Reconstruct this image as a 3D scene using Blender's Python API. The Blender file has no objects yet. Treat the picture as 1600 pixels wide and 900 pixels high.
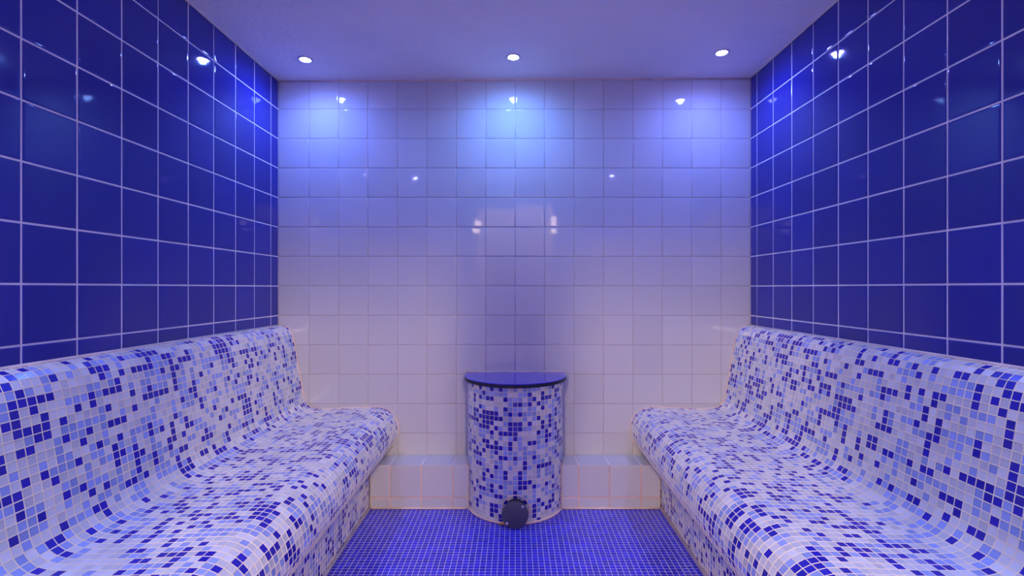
import bpy, math, random
from mathutils import Vector

random.seed(11)
SC = bpy.context.scene
COL = SC.collection
PI = math.pi
EYE = 1.057                       # camera height over the floor
XL, XR = -1.205, 1.197            # side walls
YB, YF = 2.45, -0.03              # back wall, front wall (behind the camera)
def ceil_z(x): return EYE + 1.0600 + 0.0057 * x

# ------------------------------------------------------------------ materials
def nodes(m):
    m.use_nodes = True
    nt = m.node_tree
    return nt, nt.nodes['Principled BSDF']

def N(nt, kind, **kw):
    n = nt.nodes.new(kind)
    for k, v in kw.items():
        if k.startswith('i_'):
            n.inputs[k[2:]].default_value = v
        else:
            setattr(n, k, v)
    return n

def plain(name, col, rough=0.5, metal=0.0, bump=0.0, bscale=60, spec=0.5, mottled=0.0, mscale=6, coat=0.0):
    m = bpy.data.materials.new(name)
    nt, b = nodes(m)
    b.inputs['Base Color'].default_value = (*col, 1)
    b.inputs['Roughness'].default_value = rough
    b.inputs['Metallic'].default_value = metal
    b.inputs['Specular IOR Level'].default_value = spec
    b.inputs['Coat Weight'].default_value = coat
    tc = N(nt, 'ShaderNodeTexCoord')
    if mottled:
        nz = N(nt, 'ShaderNodeTexNoise', i_Scale=mscale, i_Detail=5.0)
        nt.links.new(tc.outputs['Object'], nz.inputs['Vector'])
        mp = N(nt, 'ShaderNodeMapRange')
        mp.inputs['From Min'].default_value = 0.3
        mp.inputs['From Max'].default_value = 0.7
        mp.inputs['To Min'].default_value = 1 - mottled
        mp.inputs['To Max'].default_value = 1 + mottled
        nt.links.new(nz.outputs['Fac'], mp.inputs['Value'])
        mx = N(nt, 'ShaderNodeVectorMath', operation='SCALE')
        mx.inputs[0].default_value = col
        nt.links.new(mp.outputs['Result'], mx.inputs['Scale'])
        nt.links.new(mx.outputs['Vector'], b.inputs['Base Color'])
    if bump:
        nz = N(nt, 'ShaderNodeTexNoise', i_Scale=bscale, i_Detail=4.0)
        nt.links.new(tc.outputs['Object'], nz.inputs['Vector'])
        bp = N(nt, 'ShaderNodeBump', i_Strength=bump, i_Distance=0.004)
        nt.links.new(nz.outputs['Fac'], bp.inputs['Height'])
        nt.links.new(bp.outputs['Normal'], b.inputs['Normal'])
    return m

def glazed(name, stops, rough=0.08, vary=0.10, wave=0.02, wscale=9, coat=0.0):
    """per-tile colour: every tile carries one uv value; u picks the glaze, v its firing variation"""
    m = bpy.data.materials.new(name)
    nt, b = nodes(m)
    uv = N(nt, 'ShaderNodeUVMap')
    sp = N(nt, 'ShaderNodeSeparateXYZ')
    nt.links.new(uv.outputs['UV'], sp.inputs['Vector'])
    rp = N(nt, 'ShaderNodeValToRGB')
    rp.color_ramp.interpolation = 'CONSTANT'
    els = rp.color_ramp.elements
    els[0].position = 0.0; els[0].color = (*stops[0][1], 1)
    els[1].position = stops[1][0] if len(stops) > 1 else 1.0
    els[1].color = (*(stops[1][1] if len(stops) > 1 else stops[0][1]), 1)
    for p, c in stops[2:]:
        e = els.new(p); e.color = (*c, 1)
    nt.links.new(sp.outputs['X'], rp.inputs['Fac'])
    mp = N(nt, 'ShaderNodeMapRange')
    mp.inputs['To Min'].default_value = 1 - vary
    mp.inputs['To Max'].default_value = 1 + vary
    nt.links.new(sp.outputs['Y'], mp.inputs['Value'])
    mx = N(nt, 'ShaderNodeVectorMath', operation='SCALE')
    nt.links.new(rp.outputs['Color'], mx.inputs[0])
    nt.links.new(mp.outputs['Result'], mx.inputs['Scale'])
    nt.links.new(mx.outputs['Vector'], b.inputs['Base Color'])
    b.inputs['Roughness'].default_value = rough
    b.inputs['Coat Weight'].default_value = coat
    if wave:
        tc = N(nt, 'ShaderNodeTexCoord')
        nz = N(nt, 'ShaderNodeTexNoise', i_Scale=wscale, i_Detail=1.5)
        nt.links.new(tc.outputs['Object'], nz.inputs['Vector'])
        bp = N(nt, 'ShaderNodeBump', i_Strength=wave, i_Distance=0.02)
        nt.links.new(nz.outputs['Fac'], bp.inputs['Height'])
        nt.links.new(bp.outputs['Normal'], b.inputs['Normal'])
    return m

def glow(name, col, strength):
    m = bpy.data.materials.new(name)
    nt, b = nodes(m)
    b.inputs['Base Color'].default_value = (*col, 1)
    b.inputs['Emission Color'].default_value = (*col, 1)
    b.inputs['Emission Strength'].default_value = strength
    return m

WHITE = (0.75, 0.76, 0.75)
MIDB = (0.35, 0.44, 0.80)
DARKB = (0.026, 0.018, 0.46)
M = {}
M['white_tile'] = glazed('white_glazed_tile', [(0, (0.68, 0.68, 0.70))], 0.045, 0.04, 0.03, 7)
M['navy_tile'] = glazed('navy_glazed_tile', [(0, (0.028, 0.034, 0.33))], 0.05, 0.10, 0.03, 7)
M['mosaic'] = glazed('glass_mosaic', [(0, WHITE), (0.34, MIDB), (0.67, DARKB)], 0.16, 0.14, 0)
M['floor_mosaic'] = glazed('floor_mosaic', [(0, (0.034, 0.026, 0.66))], 0.22, 0.22, 0)
M['pale_grout'] = plain('pale_grout', (0.93, 0.88, 0.90), 0.8, bump=0.2, bscale=120)
M['tan_grout'] = plain('tan_grout', (0.96, 0.85, 0.58), 0.85, bump=0.2, bscale=120, mottled=0.12)
M['back_grout'] = plain('back_grout', (0.55, 0.47, 0.47), 0.8, bump=0.2, bscale=120)
M['ledge_grout'] = plain('stained_grout', (0.82, 0.56, 0.43), 0.85, bump=0.2, bscale=120, mottled=0.2)
M['floor_grout'] = plain('floor_grout', (0.58, 0.53, 0.66), 0.8)
M['sealant'] = plain('sealant', (0.92, 0.72, 0.58), 0.6, mottled=0.15, mscale=14)
M['plaster'] = plain('ceiling_plaster', (0.93, 0.86, 0.82), 0.85, bump=0.9, bscale=55, mottled=0.04, mscale=2)
M['lid'] = plain('blue_gel_coat', (0.045, 0.038, 0.50), 0.18, coat=0.5, mottled=0.06)
M['lid_edge'] = plain('dark_lid_edge', (0.012, 0.010, 0.03), 0.5)
M['black_plastic'] = plain('black_plastic', (0.10, 0.095, 0.135), 0.45, bump=0.1, bscale=200)
M['pipe'] = plain('dark_pipe', (0.02, 0.018, 0.02), 0.6)
M['screw'] = plain('screw_steel', (0.85, 0.82, 0.82), 0.3, metal=0.3)
M['rust'] = plain('rust_scale', (0.78, 0.46, 0.10), 0.8, mottled=0.3, mscale=40)
M['chrome'] = plain('chrome', (0.80, 0.80, 0.84), 0.15, metal=1.0)
M['frame'] = plain('white_door_frame', (0.70, 0.66, 0.66), 0.4)
M['corridor_paint'] = plain('corridor_paint', (0.22, 0.17, 0.13), 0.7, mottled=0.04)  # colour darkened so the doorway's reflection in the tiles stays dim
M['corridor_floor'] = plain('corridor_floor', (0.42, 0.32, 0.25), 0.4, mottled=0.1)

# ------------------------------------------------------------------ mesh helpers
class MB:
    def __init__(s):
        s.v = []; s.f = []; s.m = []; s.uv = []; s.sm = []
    def vert(s, p):
        s.v.append(tuple(p)); return len(s.v) - 1
    def face(s, idx, mat=0, uv=(0, .5), smooth=False):
        s.f.append(tuple(idx)); s.m.append(mat); s.uv.append(uv); s.sm.append(smooth)
    def quad(s, a, b, c, d, mat=0, uv=(0, .5), smooth=False):
        s.face([s.vert(a), s.vert(b), s.vert(c), s.vert(d)], mat, uv, smooth)
    def box(s, x0, x1, y0, y1, z0, z1, mat=0):
        p = [s.vert((x, y, z)) for z in (z0, z1) for y in (y0, y1) for x in (x0, x1)]
        for q in ((0, 2, 3, 1), (4, 5, 7, 6), (0, 1, 5, 4), (2, 6, 7, 3), (0, 4, 6, 2), (1, 3, 7, 5)):
            s.face([p[i] for i in q], mat)
    def lathe(s, prof, c, axis='z', n=48, mat=0, smooth=True, cap0=False, cap1=False):
        """prof: (radius, height) pairs turned about an axis through c"""
        def pt(r, h, a):
            u, w = r * math.cos(a), r * math.sin(a)
            if axis == 'z': return (c[0] + u, c[1] + w, c[2] + h)
            return (c[0] + u, c[1] + h, c[2] + w)          # axis y
        rings = [[s.vert(pt(r, h, 2 * PI * k / n)) for k in range(n)] for r, h in prof]
        for a, b in zip(rings, rings[1:]):
            for k in range(n):
                s.face((a[k], a[(k + 1) % n], b[(k + 1) % n], b[k]), mat, smooth=smooth)
        if cap0: s.face(rings[0][::-1], mat)
        if cap1: s.face(rings[-1], mat)
    def sweep(s, path, r, n=8, mat=0):
        path = [Vector(p) for p in path]
        rings = []
        for i, p in enumerate(path):
            t = (path[min(i + 1, len(path) - 1)] - path[max(i - 1, 0)]).normalized()
            a = t.orthogonal().normalized() if i == 0 else (pa - t * pa.dot(t)).normalized()
            pa = a
            b = t.cross(a)
            rings.append([s.vert(p + r * (math.cos(2 * PI * k / n) * a + math.sin(2 * PI * k / n) * b)) for k in range(n)])
        for a, b in zip(rings, rings[1:]):
            for k in range(n):
                s.face((a[k], a[(k + 1) % n], b[(k + 1) % n], b[k]), mat, smooth=True)
        s.face(rings[0][::-1], mat); s.face(rings[-1], mat)
    def build(s, name, mats, parent=None):
        me = bpy.data.meshes.new(name)
        me.from_pydata(s.v, [], s.f)
        for m in (mats if isinstance(mats, (list, tuple)) else [mats]):
            me.materials.append(M[m])
        me.polygons.foreach_set('material_index', s.m)
        me.polygons.foreach_set('use_smooth', s.sm)
        uvl = me.uv_layers.new(name='UVMap')
        flat = []
        for f, uv in zip(s.f, s.uv):
            flat.extend(uv * len(f))
        uvl.data.foreach_set('uv', flat)
        me.update()
        o = bpy.data.objects.new(name, me)
        COL.objects.link(o)
        if parent: o.parent = parent
        return o

def empty(name, loc=(0, 0, 0)):
    o = bpy.data.objects.new(name, None)
    o.empty_display_size = 0.05
    COL.objects.link(o); o.location = loc
    return o

def tag(o, label, cat, group=None):
    o['label'] = label; o['category'] = cat
    if group: o['group'] = group
    return o

def struct(o, label=None):
    o['kind'] = 'structure'
    if label: o['label'] = label
    return o

def tile(mb, fn, u0, u1, v0, v1, g, mt=0, mg=1, h=0.0017, tilt=0.0025, edge=0.0050, v1b=None, uv=None):
    """one pillowed wall tile; fn(u,v,n) maps wall coordinates to space"""
    if v1b is None: v1b = v1
    ta, tb = random.gauss(0, tilt), random.gauss(0, tilt)
    uc, vc = (u0 + u1) / 2, (v0 + v1) / 2
    if uv is None: uv = (0.0, random.random())
    def ring(ins, dh, tilted=True):
        pts = [(u0 + ins, v0 + ins), (u1 - ins, v0 + ins), (u1 - ins, v1b - ins), (u0 + ins, v1 - ins)]
        return [mb.vert(fn(u, v, dh + ((u - uc) * ta + (v - vc) * tb if tilted else 0))) for u, v in pts]
    r = [ring(0, 0, False), ring(g / 2, 0.0, False), ring(g / 2 + .0003, h * .40), ring(g / 2 + edge * .30, h * .78), ring(g / 2 + edge * .64, h * .95),
         ring(g / 2 + edge, h), ring(g / 2 + edge + .002, h)]
    mats = [mg, mt, mt, mt, mt, mt]
    for k in range(6):
        a, b = r[k], r[k + 1]
        for i in range(4):
            j = (i + 1) % 4
            mb.face((a[i], a[j], b[j], b[i]), mats[k], uv, k > 0)
    mb.face(r[6], mt, uv, True)

def mosaic(mb, P, pick, g=0.10, h=0.0011, mt=0, mg=1, tilt=0.006, flip=False):
    """P: (nu+1) x (nv+1) grid of corners; one flat glass tile per cell in a grout bed"""
    nu, nv = len(P) - 1, len(P[0]) - 1
    base = [[mb.vert(p) for p in row] for row in P]
    for i in range(nu):
        for j in range(nv):
            ids = [base[i][j], base[i + 1][j], base[i + 1][j + 1], base[i][j + 1]]
            c = [P[i][j], P[i + 1][j], P[i + 1][j + 1], P[i][j + 1]]
            if flip: ids.reverse(); c.reverse()
            m = (c[0] + c[1] + c[2] + c[3]) / 4
            n = (c[2] - c[0]).cross(c[3] - c[1]).normalized()
            tx, ty = random.gauss(0, tilt), random.gauss(0, tilt)
            e1 = (c[1] - c[0]).normalized(); e2 = n.cross(e1)
            uv = (pick(i, j), random.random())
            top = []
            for p in c:
                d = (p - m) * (1 - g)
                top.append(mb.vert(m + d + n * (h + d.dot(e1) * tx + d.dot(e2) * ty)))
            for k in range(4):
                l = (k + 1) % 4
                mb.face((ids[k], ids[l], top[l], top[k]), mg)
            mb.face(top, mt, uv)

def cloud(seed, dark=0.23, mid=0.30):
    """random sheet mosaic, loosely clustered"""
    rnd = random.Random(seed)
    memo = {}
    def pick(i, j):
        nb = [memo.get((i - 1, j)), memo.get((i, j - 1))]
        r = rnd.random()
        if r < 0.10 and nb[0] is not None: v = nb[0]
        elif r < 0.22 and nb[1] is not None: v = nb[1]
        else:
            r = rnd.random()
            v = 0.85 if r < dark else (0.5 if r < dark + mid else 0.15)
        memo[(i, j)] = v
        return v
    return pick

# ------------------------------------------------------------------ room shell
def wall_rows(z_top):
    zs = [0.0]
    k = -6
    while True:
        z = EYE + 0.0098 + 0.15 * k
        if z > 0.03 and z < z_top - 0.02: zs.append(z)
        if z >= z_top - 0.02: break
        k += 1
    zs.append(z_top)
    return zs

# back wall (white tiles)
mb = MB()
T = 0.0017
mb.box(XL - .1, XR + .1, YB + T + .0006, YB + .1, -.05, 2.16, 1)
us = [XL] + [0.15 * k for k in range(-7, 8)] + [XR]
zs = wall_rows(2.117)
for a, b in zip(us, us[1:]):
    for c, d in zip(zs, zs[1:]):
        if d < 0.03: continue
        top = d >= 2.11
        tile(mb, lambda u, v, n: (u, YB + T - n, v), a, b, c, ceil_z(a) if top else d, 0.0030,
             v1b=ceil_z(b) if top else None, tilt=0.0022)
struct(mb.build('wall_back', ['white_tile', 'back_grout']), 'back wall of glossy white square tiles')

# side walls (navy tiles)
def side(name, x, sgn, part, label):
    mb = MB()
    zt = ceil_z(x)
    if sgn > 0: mb.box(x - .1, x - T - .0006, YF - .1, YB + .1, -.05, 2.16, 1)
    else: mb.box(x + T + .0006, x + .1, YF - .1, YB + .1, -.05, 2.16, 1)
    ys = [YB]
    y = YB - part
    while y > YF + .02:
        ys.append(y); y -= 0.1502
    ys.append(YF); ys.reverse()
    zs = wall_rows(zt)
    for a, b in zip(ys, ys[1:]):
        for c, d in zip(zs, zs[1:]):
            if sgn > 0:      # left wall faces +x : u runs -y so that the normal points inside
                tile(mb, lambda u, v, n: (x - T + n, u, v), a, b, c, d, 0.0052, tilt=0.0025)
            else:
                tile(mb, lambda u, v, n: (x + T - n, -u, v), -b, -a, c, d, 0.0052, tilt=0.0025)
    return struct(mb.build(name, ['navy_tile', 'pale_grout']), label)
side('wall_left', XL, 1, 0.073, 'left wall of glossy navy blue square tiles')
side('wall_right', XR, -1, 0.064, 'right wall of glossy navy blue square tiles')

# front wall behind the camera, with the open doorway
DX, DZ = .40, 1.93
mb = MB()
mb.box(XL - .1, -DX, YF - .1, YF - T - .0006, -.05, 2.16, 1)
mb.box(DX, XR + .1, YF - .1, YF - T - .0006, -.05, 2.16, 1)
mb.box(-DX, DX, YF - .1, YF - T - .0006, DZ, 2.16, 1)
zs = wall_rows(2.117)
ufs = sorted([u for u in us if abs(u) > DX + .01] + [-DX, DX])
for a, b in zip(ufs, ufs[1:]):
    for c, d in zip(zs, zs[1:]):
        if d < 0.03: continue
        if a >= -DX - .001 and b <= DX + .001:
            if d <= DZ: continue
            c = max(c, DZ)
        top = d >= 2.11
        tile(mb, lambda u, v, n: (-u, YF - T + n, v), -b, -a, c, ceil_z(b) if top else d, 0.0030,
             v1b=ceil_z(a) if top else None, tilt=0.0022)
struct(mb.build('wall_front', ['navy_tile', 'pale_grout']), 'front wall of navy blue square tiles around the doorway')
mb = MB()
for sx in (-1, 1):
    x0, x1 = sorted((sx * DX, sx * (DX - .03)))
    mb.box(x0, x1, YF - .11, YF + .012, .001, DZ)
mb.box(-DX + .03, DX - .03, YF - .11, YF + .012, DZ - .03, DZ)
struct(mb.build('door_1', 'frame'), 'white frame of the open doorway')
# corridor outside the doorway
CY, CZ, CX = -4.6, 3.5, 1.9
mb = MB()
mb.box(-CX, CX, CY - .08, CY, -.05, CZ)
mb.box(-CX - .08, -CX, CY, YF - .1, -.05, CZ); mb.box(CX, CX + .08, CY, YF - .1, -.05, CZ)
mb.box(-CX, -XR - .1, YF - .12, YF - .101, -.05, 2.16); mb.box(XR + .1, CX, YF - .12, YF - .101, -.05, 2.16)
mb.box(-CX, CX, YF - .12, YF - .101, 2.16, CZ)
struct(mb.build('wall_corridor', 'corridor_paint'), 'grey-brown walls of the corridor behind the doorway')
mb = MB(); mb.box(-CX - .08, CX + .08, CY - .08, YF - .101, CZ, CZ + .06); struct(mb.build('ceiling_corridor', 'corridor_paint'))
mb = MB(); mb.box(-CX - .08, CX + .08, CY - .08, YF - .101, -.08, -.002); struct(mb.build('floor_corridor', 'corridor_floor'))

# ceiling
mb = MB()
z0, z1 = ceil_z(XL - .1), ceil_z(XR + .1)
a = [(XL - .1, YF - .1, z0), (XR + .1, YF - .1, z1), (XR + .1, YB + .1, z1), (XL - .1, YB + .1, z0)]
b = [(p[0], p[1], p[2] + .08) for p in a]
mb.quad(a[0], a[3], a[2], a[1]); mb.quad(*b)
for i in range(4):
    j = (i + 1) % 4
    mb.quad(a[i], a[j], b[j], b[i])
struct(mb.build('ceiling', 'plaster'), 'plain plastered ceiling')

# beads in the ceiling corners
def bead(name, p, q, r):
    mb = MB(); mb.sweep([p, q], r, 8)
    return struct(mb.build(name, 'sealant'))
zl, zr = ceil_z(XL), ceil_z(XR)
bead('trim_1', (XL + .004, YB - .003, zl - .001), (XR - .004, YB - .003, zr - .001), .0055)
bead('trim_2', (XL + .003, YF + .004, zl - .001), (XL + .003, YB - .004, zl - .001), .004)
bead('trim_3', (XR - .003, YF + .004, zr - .001), (XR - .003, YB - .004, zr - .001), .004)

# floor
XF = 0.694
YL = 2.301                       # face of the ledge
mb = MB()
nu, nv = 62, 124
P = [[Vector((-XF + 2 * XF * i / nu, YF + (YL - YF) * j / nv, -.001)) for j in range(nv + 1)] for i in range(nu + 1)]
mosaic(mb, P, lambda i, j: 0.0, g=0.105, h=0.0010, tilt=0.012)
mb.box(XL - .1, XR + .1, YF - .1, YB + .1, -.08, -.0012, 1)
struct(mb.build('floor', ['floor_mosaic', 'floor_grout']), 'floor of small cobalt blue mosaic tiles')

# ------------------------------------------------------------------ ledge under the back wall
ZL = 0.2093
YC = 2.381; RC = 0.232; ZT = 0.612                    # plan of the half-round column
def ledge(sgn, label):
    led = tag(empty('tiled_ledge', (0, YL, 0)), label, 'ledge', 'tiled ledge pieces')
    dep = YB - YL - .002
    mb = MB()
    lx = [.2225] + [0.1503 * k + .002 * sgn for k in range(2, 5)] + [.6950]
    if sgn < 0: lx = [-v for v in reversed(lx)]
    for a, b in zip(lx, lx[1:]):
        for c, d in ((0.001, 0.054), (0.054, ZL)):
            tile(mb, lambda u, v, n: (u, T - n, v), a, b, c, d, 0.0056, tilt=0.002)
    mb.build('ledge_front', ['white_tile', 'ledge_grout'], led)
    mb = MB()
    lt = [.2345 if abs(v) < .23 else v for v in lx] if sgn > 0 else [-.2345 if abs(v) < .23 else v for v in lx]
    for a, b in zip(lt, lt[1:]):
        tile(mb, lambda u, v, n: (u, v, ZL - T + n), a, b, -.0005, dep, 0.0034, tilt=0.002)
    mb.build('ledge_top', ['white_tile', 'pale_grout'], led)
    mb = MB()
    plan = [(.6950, .0018), (.6950, dep), (.2345, dep), (.2345, .075)] + \
           [(.0022 + math.sqrt(RC * RC - (YL + t - YC) ** 2), t) for t in (.055, .035, .015, .0018)]
    lo = [mb.vert((sgn * x, y, .001)) for x, y in plan]
    hi = [mb.vert((sgn * x, y, ZL - T - .0005)) for x, y in plan]
    for i in range(len(plan)):
        j = (i + 1) % len(plan)
        mb.face((lo[i], lo[j], hi[j], hi[i]))
    mb.face(hi); mb.face(lo[::-1])
    mb.build('ledge_core', 'ledge_grout', led)
    mb = MB(); mb.sweep([(sgn * .236, -.003, .0045), (sgn * .684, -.003, .0045)], .0045, 8)
    mb.build('sealant_joint', 'sealant', led)
ledge(-1, 'low white tiled ledge between the left bench and the half-round steam generator')
ledge(1, 'low white tiled ledge between the half-round steam generator and the right bench')

# ------------------------------------------------------------------ benches
PROF = [(0.000, .868), (.012, .868), (.0345, .863), (.056, .848), (.070, .819), (.083, .764), (.0965, .679), (.112, .594),
        (.1265, .509), (.138, .478), (.158, .456), (.186, .4465), (.23, .444), (.34, .4455), (.44, .449), (.51, .4505),
        (.541, .444), (.569, .428), (.592, .403), (.605, .368), (.610, .336), (.607, .308), (.595, .280), (.576, .253),
        (.552, .236), (.507, .228)]
def catmull(pts, n=14):
    out = []
    for i in range(len(pts) - 1):
        p0, p1, p2, p3 = pts[max(i - 1, 0)], pts[i], pts[i + 1], pts[min(i + 2, len(pts) - 1)]
        for k in range(n):
            t = k / n
            out.append(tuple(.5 * (2 * p1[c] + (p2[c] - p0[c]) * t + (2 * p0[c] - 5 * p1[c] + 4 * p2[c] - p3[c]) * t * t
                                   + (3 * p1[c] - p0[c] - 3 * p2[c] + p3[c]) * t ** 3) for c in (0, 1)))
    out.append(pts[-1])
    return out
def resample(pts, step):
    d = [0]
    for a, b in zip(pts, pts[1:]): d.append(d[-1] + math.dist(a, b))
    n = round(d[-1] / step)
    out = []; k = 0
    for i in range(n + 1):
        s = d[-1] * i / n
        while k < len(d) - 2 and d[k + 1] < s: k += 1
        t = (s - d[k]) / max(1e-9, d[k + 1] - d[k])
        out.append(tuple(pts[k][c] + (pts[k + 1][c] - pts[k][c]) * t for c in (0, 1)))
    return out
SHELL = resample(catmull(PROF), 0.0218)
CUT = min(range(len(SHELL)), key=lambda i: math.dist(SHELL[i], (.150, .463)))
NB = round((YB - YF) / 0.0219)

def inner(pr, d):
    out = []
    for i, p in enumerate(pr):
        a, b = pr[max(i - 1, 0)], pr[min(i + 1, len(pr) - 1)]
        tx, tz = b[0] - a[0], b[1] - a[1]
        l = math.hypot(tx, tz)
        out.append((max(p[0] + tz / l * d, 0.0), p[1] - tx / l * d))
    return out
def bench(x, sgn, seed, label, rx):
    RISER = [(rx, .226 - (.226 - .004) * i / 10) for i in range(11)]
    root = tag(empty('tiled_bench', (x, (YB + YF) / 2, 0)), label, 'bench')
    yc = root.location.y
    ys = [YF + .003 + (YB - YF - .006) * i / NB - yc for i in range(NB + 1)]
    def grid(pr): return [[Vector((sgn * p[0], y, p[1])) for p in pr] for y in ys]
    for nm, pr, sd in (('backrest', SHELL[:CUT + 1], 1), ('seat', SHELL[CUT:], 2), ('riser', RISER, 3)):
        mb = MB()
        mosaic(mb, grid(pr), cloud(seed + sd), g=0.12, h=0.0009, tilt=0.008, flip=sgn < 0)
        mb.build(nm, ['mosaic', 'tan_grout'], root)
    # solid masonry behind the tiles, closed at both ends
    mb = MB()
    ring = [(.0, .003)] + inner(SHELL, .004) + [(rx - .0015, .226), (rx - .0015, .003)]
    e = [[mb.vert((sgn * p[0], y, p[1])) for p in ring] for y in (ys[0], ys[-1])]
    mb.face(e[0]); mb.face(e[1][::-1])
    for i in range(len(ring)):
        j = (i + 1) % len(ring)
        mb.face((e[0][i], e[1][i], e[1][j], e[0][j]))
    mb.build('bench_core', 'tan_grout', root)
    mb = MB()
    mb.sweep([(sgn * .0065, ys[0] + .004, .867), (sgn * .0065, ys[-1] - .004, .867)], .0062, 8)      # against the side wall
    mb.build('sealant_joint', 'sealant', root); mb = MB()
    mb.sweep([(sgn * (rx + .003), ys[0] + .004, .0085), (sgn * (rx + .003), YL - .009 - yc, .0085)], .0085, 8)      # against the floor
    mb.build('sealant_joint', 'sealant', root); mb = MB()
    mb.sweep([(sgn * (p[0] + .001), ys[-1] - .002, p[1] + .001) for p in SHELL[1:-3]], .0036, 6)  # against the back wall
    mb.build('sealant_joint', 'sealant', root)
    return root
bench(XL + .002, 1, 100, 'mosaic tiled bench with curved backrest along the left navy wall', .505)
bench(XR - .002, -1, 200, 'mosaic tiled bench with curved backrest along the right navy wall', .4975)

# ------------------------------------------------------------------ half-round steam column
DARK = {-13: [], -12: [7, 10], -11: [0, 7, 12, 21], -10: [2, 3, 5, 6, 7, 12, 14, 22], -9: [5, 7, 13, 14, 16, 20, 24, 25],
        -8: [0, 2, 4, 6, 8, 14, 16, 21, 23], -7: [1, 5, 6, 7, 8, 11, 13, 18, 19, 21], -6: [2, 5, 6, 7, 8, 11, 12, 17],
        -5: [0, 2, 5, 6, 7, 9, 12, 18, 20, 21, 24, 25, 26], -4: [5, 6, 8, 11, 12, 13, 16, 22, 24, 25],
        -3: [0, 6, 9, 12, 14, 20, 22, 26, 27], -2: [2, 4, 9, 14, 17, 18, 23], -1: [5, 7, 8, 9, 11, 12],
        0: [3, 7, 8, 9, 10, 14, 21, 22], 1: [3, 5, 7, 8, 17, 18, 19, 20], 2: [15, 16, 19, 20, 23], 3: [1, 3, 7, 11, 19],
        4: [2, 11, 14, 20, 24, 25, 26], 5: [3, 6, 9, 16, 23, 27], 6: [1, 2, 4, 7, 8, 16, 24], 7: [2, 9, 10, 11, 16, 20, 25],
        8: [2, 6, 7, 8, 10, 16, 24, 25], 9: [0, 19, 21, 23, 24], 10: [1, 2, 5, 6, 8, 9, 11, 14],
        11: [1, 3, 10, 11, 12, 15, 22, 26], 12: [3, 8, 12, 13]}
MID = {-10: [1, 8, 11, 15, 24], -9: [1, 6, 8, 15, 21], -8: [1, 9, 10, 12, 15, 22, 24], -7: [2, 4, 9, 10, 15, 16, 17, 22, 24],
       -6: [0, 1, 9, 19, 20, 21, 22], -5: [1, 10, 13, 14, 19, 22], -4: [0, 1, 4, 15, 17, 18, 19, 21],
       -3: [1, 8, 10, 15, 16, 17, 18, 19, 24], -2: [0, 1, 5, 7, 12, 13, 19, 20, 21, 22],
       -1: [2, 3, 4, 6, 10, 13, 14, 16, 19, 21], 0: [0, 2, 4, 5, 13, 15, 18, 19, 20], 1: [1, 2, 4, 10, 11, 12, 14, 21, 22],
       2: [0, 1, 3, 5, 6, 8, 12, 13, 14, 17, 18, 22], 3: [0, 2, 4, 5, 8, 13, 16, 23], 4: [0, 4, 5, 6, 13, 15, 21, 22, 23],
       5: [0, 10, 11, 12, 14, 15, 17, 18, 20, 24, 25], 6: [3, 9, 10, 12, 15, 21], 7: [3, 6, 8, 12, 14, 17, 18, 21, 22],
       8: [0, 1, 4, 11, 13, 15, 17, 18, 20, 22], 9: [3, 4, 5, 6, 7, 8, 9, 10, 11, 13, 14, 17, 18, 22, 26],
       10: [3, 10, 12, 13, 15, 20, 21, 22, 25], 11: [2, 4, 6]}
def outline(r, s, back):
    """half-round plan: s = arc length from the middle of the front"""
    q = PI / 2 * r
    if abs(s) <= q:
        a = s / r
        return (r * math.sin(a), -r * math.cos(a))
    return (math.copysign(r, s), abs(s) - q)
col = tag(empty('steam_generator', (0, YC, 0)), 'half-round blue and white mosaic steam generator housing with a blue lid against the back wall', 'steam generator')
p = 0.0219
nh = 19
L = PI / 2 * RC + (YB - YC) - .003
ss = [-L] + [(k - .5) * p for k in range(-nh, nh + 2) if abs((k - .5) * p) < L - .006] + [L]
koff = round(ss[1] / p + .5) - 1
rows = 28
P = [[Vector((*outline(RC, s, 0), ZT - ZT * j / rows)) for j in range(rows + 1)] for s in ss]
side_pick = cloud(77, 0.17, 0.34)
def colpick(i, j):
    k = i + koff
    r = side_pick(i, j)
    if abs(k) <= 11:
        if j in DARK.get(k, ()): return 0.85
        if j in MID.get(k, ()): return 0.5
        return 0.15
    if j in DARK.get(k, ()): return 0.85
    return r
mb = MB()
mosaic(mb, P, colpick, g=0.10, h=0.0010, tilt=0.006, flip=True)
mb.build('housing', ['mosaic', 'tan_grout'], col)
# lid
RL = 0.250
def slab(mb, r, z0, z1, yb, mt_top, mt_side, n=64):
    q = PI / 2 * r
    pts = [outline(r, -q + 2 * q * k / n, 0) for k in range(n + 1)]
    pts = [(-r, yb)] + pts + [(r, yb)]
    bev = .003
    rings = []
    for sc_, z in ((1, z0), (1, z1 - bev), (1 - bev * .5 / r, z1 - bev * .3), (1 - bev * 1.4 / r, z1)):
        rings.append([mb.vert((a * sc_, b * sc_ if b < yb - .001 else b, z)) for a, b in pts])
    for k, (a, b) in enumerate(zip(rings, rings[1:])):
        for i in range(len(pts)):
            j = (i + 1) % len(pts)
            mb.face((a[i], a[j], b[j], b[i]), mt_side if k == 0 else mt_top, smooth=False)
    mb.face(rings[-1], mt_top); mb.face(rings[0][::-1], mt_side)
mb = MB()
slab(mb, RL, ZT + .0005, ZT + .0185, YB - YC - .003, 0, 1)
lid = mb.build('lid', ['lid', 'lid_edge'], col)
lid['label'] = 'plain glossy blue half-round lid'
mb = MB()
mb.sweep([(-RL, YB - YC - .007, ZT + .0195), (RL, YB - YC - .007, ZT + .0195)], .0045, 8)
mb.build('sealant_joint', 'sealant', col); mb = MB()
qp = PI / 2 * RC
mb.sweep([(*[c * 1.012 for c in outline(RC, -qp * .75 + 1.5 * qp * k / 60, 0)], .0055) for k in range(61)], .0055, 8)
mb.build('sealant_joint', 'sealant', col)
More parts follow.
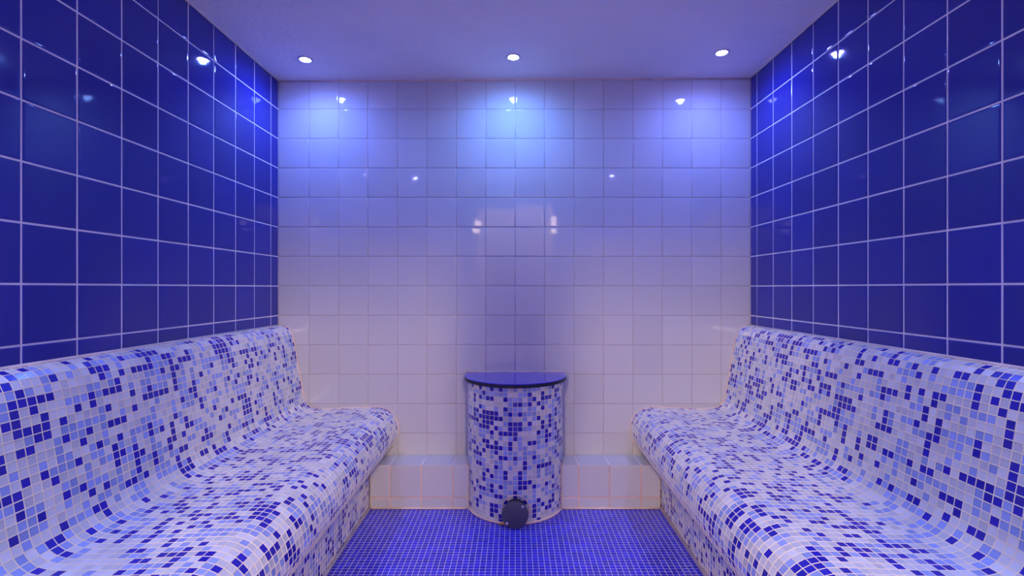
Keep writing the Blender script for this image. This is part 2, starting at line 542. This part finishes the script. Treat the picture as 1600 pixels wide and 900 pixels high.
# steam outlet: pipe stub, rim and black cover with two screws
VX, VZ = -.001, .0612
yo = -(RC + .001)
mb = MB()
mb.lathe([(.047, .02), (.047, -.028), (.040, -.028), (.040, .02)], (VX + .003, yo, VZ + .009), 'y', 40)
mb.build('outlet_pipe', 'pipe', col)
mb = MB()
ring = [(.0615 + .0025 * math.cos(t * PI / 6), .0025 * math.sin(t * PI / 6) - .002) for t in range(13)]
mb.lathe(ring, (VX + .003, yo, VZ + .010), 'y', 48)
mb.build('outlet_rim', 'sealant', col)
mb = MB()
mb.lathe([(.0005, -.0), (.056, -.0), (.0590, -.002), (.0595, -.006), (.0585, -.0095), (.0565, -.011), (.0005, -.0112)], (VX, yo - .030, VZ), 'y', 56)
cover = mb.build('outlet_cover', 'black_plastic', col)
cover['label'] = 'round black cover plate with two screws'
for dx, dz in ((.034, .0385), (-.0355, -.0355)):
    mb = MB()
    mb.lathe([(.0058, 0), (.0058, -.0015), (.0046, -.003), (.002, -.0038), (.0002, -.004)], (VX + dx, yo - .0410, VZ + dz), 'y', 20)
    mb.build('screw', 'screw', cover)
mb = MB()
prof_r = [(-.070, .004), (-.058, .0065), (-.045, .008), (-.030, .0065), (-.016, .005)]
mb.sweep([(VX + a, yo - .010 + a * a * 2.1, b) for a, b in prof_r], .0055, 8)
mb.build('limescale', 'rust', col)

# ------------------------------------------------------------------ lights
def downlight(x, y, label, colr, watts, lens, cone=172, group='recessed ceiling spotlights'):
    z = ceil_z(x)
    t = tag(empty('ceiling_spotlight', (x, y, z)), label, 'spotlight', group)
    mb = MB()
    mb.lathe([(.033, .0015), (.033, -.0015), (.031, -.003), (.027, -.0038), (.0235, -.003), (.022, -.0005)], (0, 0, 0), 'z', 40)
    mb.build('trim_ring', 'frame', t)
    mb = MB()
    mb.lathe([(.022, -.0015), (.018, -.0045), (.012, -.0062), (.006, -.007), (.0003, -.0072)], (0, 0, 0), 'z', 32)
    mb.build('lens', lens, t)
    L = bpy.data.lights.new('spot_beam', 'SPOT')
    L.energy = watts; L.color = colr
    L.spot_size = math.radians(cone); L.spot_blend = 1.0; L.shadow_soft_size = 0.012
    o = bpy.data.objects.new('spot_beam', L); COL.objects.link(o)
    o.parent = t; o.location = (0, 0, -.0095)
    return t
WARM = 90
M['lens_blue'] = glow('lens_blue', (0.25, 0.30, 1.0), 150)
M['lens_teal'] = glow('lens_teal', (0.25, 0.40, 1.0), 150)
M['lens_lilac'] = glow('lens_lilac', (0.32, 0.30, 1.0), 150)
K = 1.0
K2 = 4.6
downlight(-.968, 2.220, 'lit recessed ceiling spotlight nearest the left navy wall', (.12, .24, 1), 14 * K, 'lens_blue')
downlight(-.009, 2.2075, 'lit recessed ceiling spotlight straight above the half-round steam generator', (.12, .32, 1), 14 * K, 'lens_teal')
downlight(.935, 2.177, 'lit recessed ceiling spotlight nearest the right navy wall', (.14, .25, 1), 14 * K, 'lens_lilac')
downlight(-.95, .30, 'lit recessed ceiling spotlight over the near end of the left bench, outside the frame', (.45, .50, 1), 14 * K2, 'lens_lilac', 122)
downlight(.93, .30, 'lit recessed ceiling spotlight over the near end of the right bench, outside the frame', (.45, .50, 1), 14 * K2, 'lens_lilac', 122)

M['warm_glass'] = glow('warm_glass', (1.0, 0.76, 0.46), WARM)
for sx, word in ((-1, 'left'), (1, 'right')):
    t = tag(empty('ceiling_lamp', (sx * 1.20, -3.6, CZ)), 'warm opal tube pendant lamp in the corridor, %s of the doorway' % word, 'lamp', 'corridor ceiling lamps')
    mb = MB(); mb.lathe([(.07, 0), (.07, -.018), (.05, -.03), (.05, -.06), (.012, -.062), (.012, -.2)], (0, 0, 0), 'z', 40, cap0=True, cap1=True)
    mb.build('lamp_base', 'frame', t)
    mb = MB(); mb.lathe([(.0005, -.2), (.15, -.2), (.19, -.22), (.20, -.26), (.20, -.89), (.19, -.93), (.15, -.95), (.0005, -.95)], (0, 0, 0), 'z', 40)
    mb.build('lamp_shade', 'warm_glass', t)

M['small_glow'] = glow('small_glow', (1.0, 0.72, 0.48), 8)
for sx, word in ((-1, 'left'), (1, 'right')):  # unseen emitters added on the jambs to put warm glints in the tiles
    t = tag(empty('glint_helper', (sx * .385, YF + .0125, EYE + .64)), 'small warm glow added on the %s jamb of the doorway to make glints in the tiles' % word, 'lamp', 'glint makers added on the door jambs')
    mb = MB(); mb.box(-.038, .038, 0, .006, -.075, .075); mb.build('lamp_base', 'frame', t)
    mb = MB()
    pr = [(.030 * math.cos(a), .0062 + .018 * math.sin(a)) for a in [PI * k / 12 for k in range(13)]]
    e = [[mb.vert((x, y, z)) for x, y in pr] for z in (-.066, .066)]
    for i in range(12): mb.face((e[0][i], e[0][i + 1], e[1][i + 1], e[1][i]), smooth=True)
    mb.face((e[0][0], e[1][0], e[1][12], e[0][12])); mb.face(e[0][::-1]); mb.face(e[1])
    mb.build('lamp_shade', 'small_glow', t)

w = bpy.data.worlds.new('world'); SC.world = w
w.use_nodes = True
w.node_tree.nodes['Background'].inputs['Color'].default_value = (0, 0, 0, 1)

# ------------------------------------------------------------------ camera
cam = bpy.data.cameras.new('camera')
cam.sensor_width = 36; cam.sensor_fit = 'HORIZONTAL'
cam.lens = 36 * 752 / 1600
cam.shift_x = -5 / 1600
cam.clip_start = 0.02
co = bpy.data.objects.new('camera', cam); COL.objects.link(co)
co.location = (0, 0, EYE); co.rotation_euler = (PI / 2, 0, 0)
SC.camera = co

SC.view_settings.view_transform = 'Standard'
SC.view_settings.look = 'None'
SC.view_settings.gamma = 1
SC.view_settings.exposure = 0.56
SC.view_settings.use_curve_mapping = False
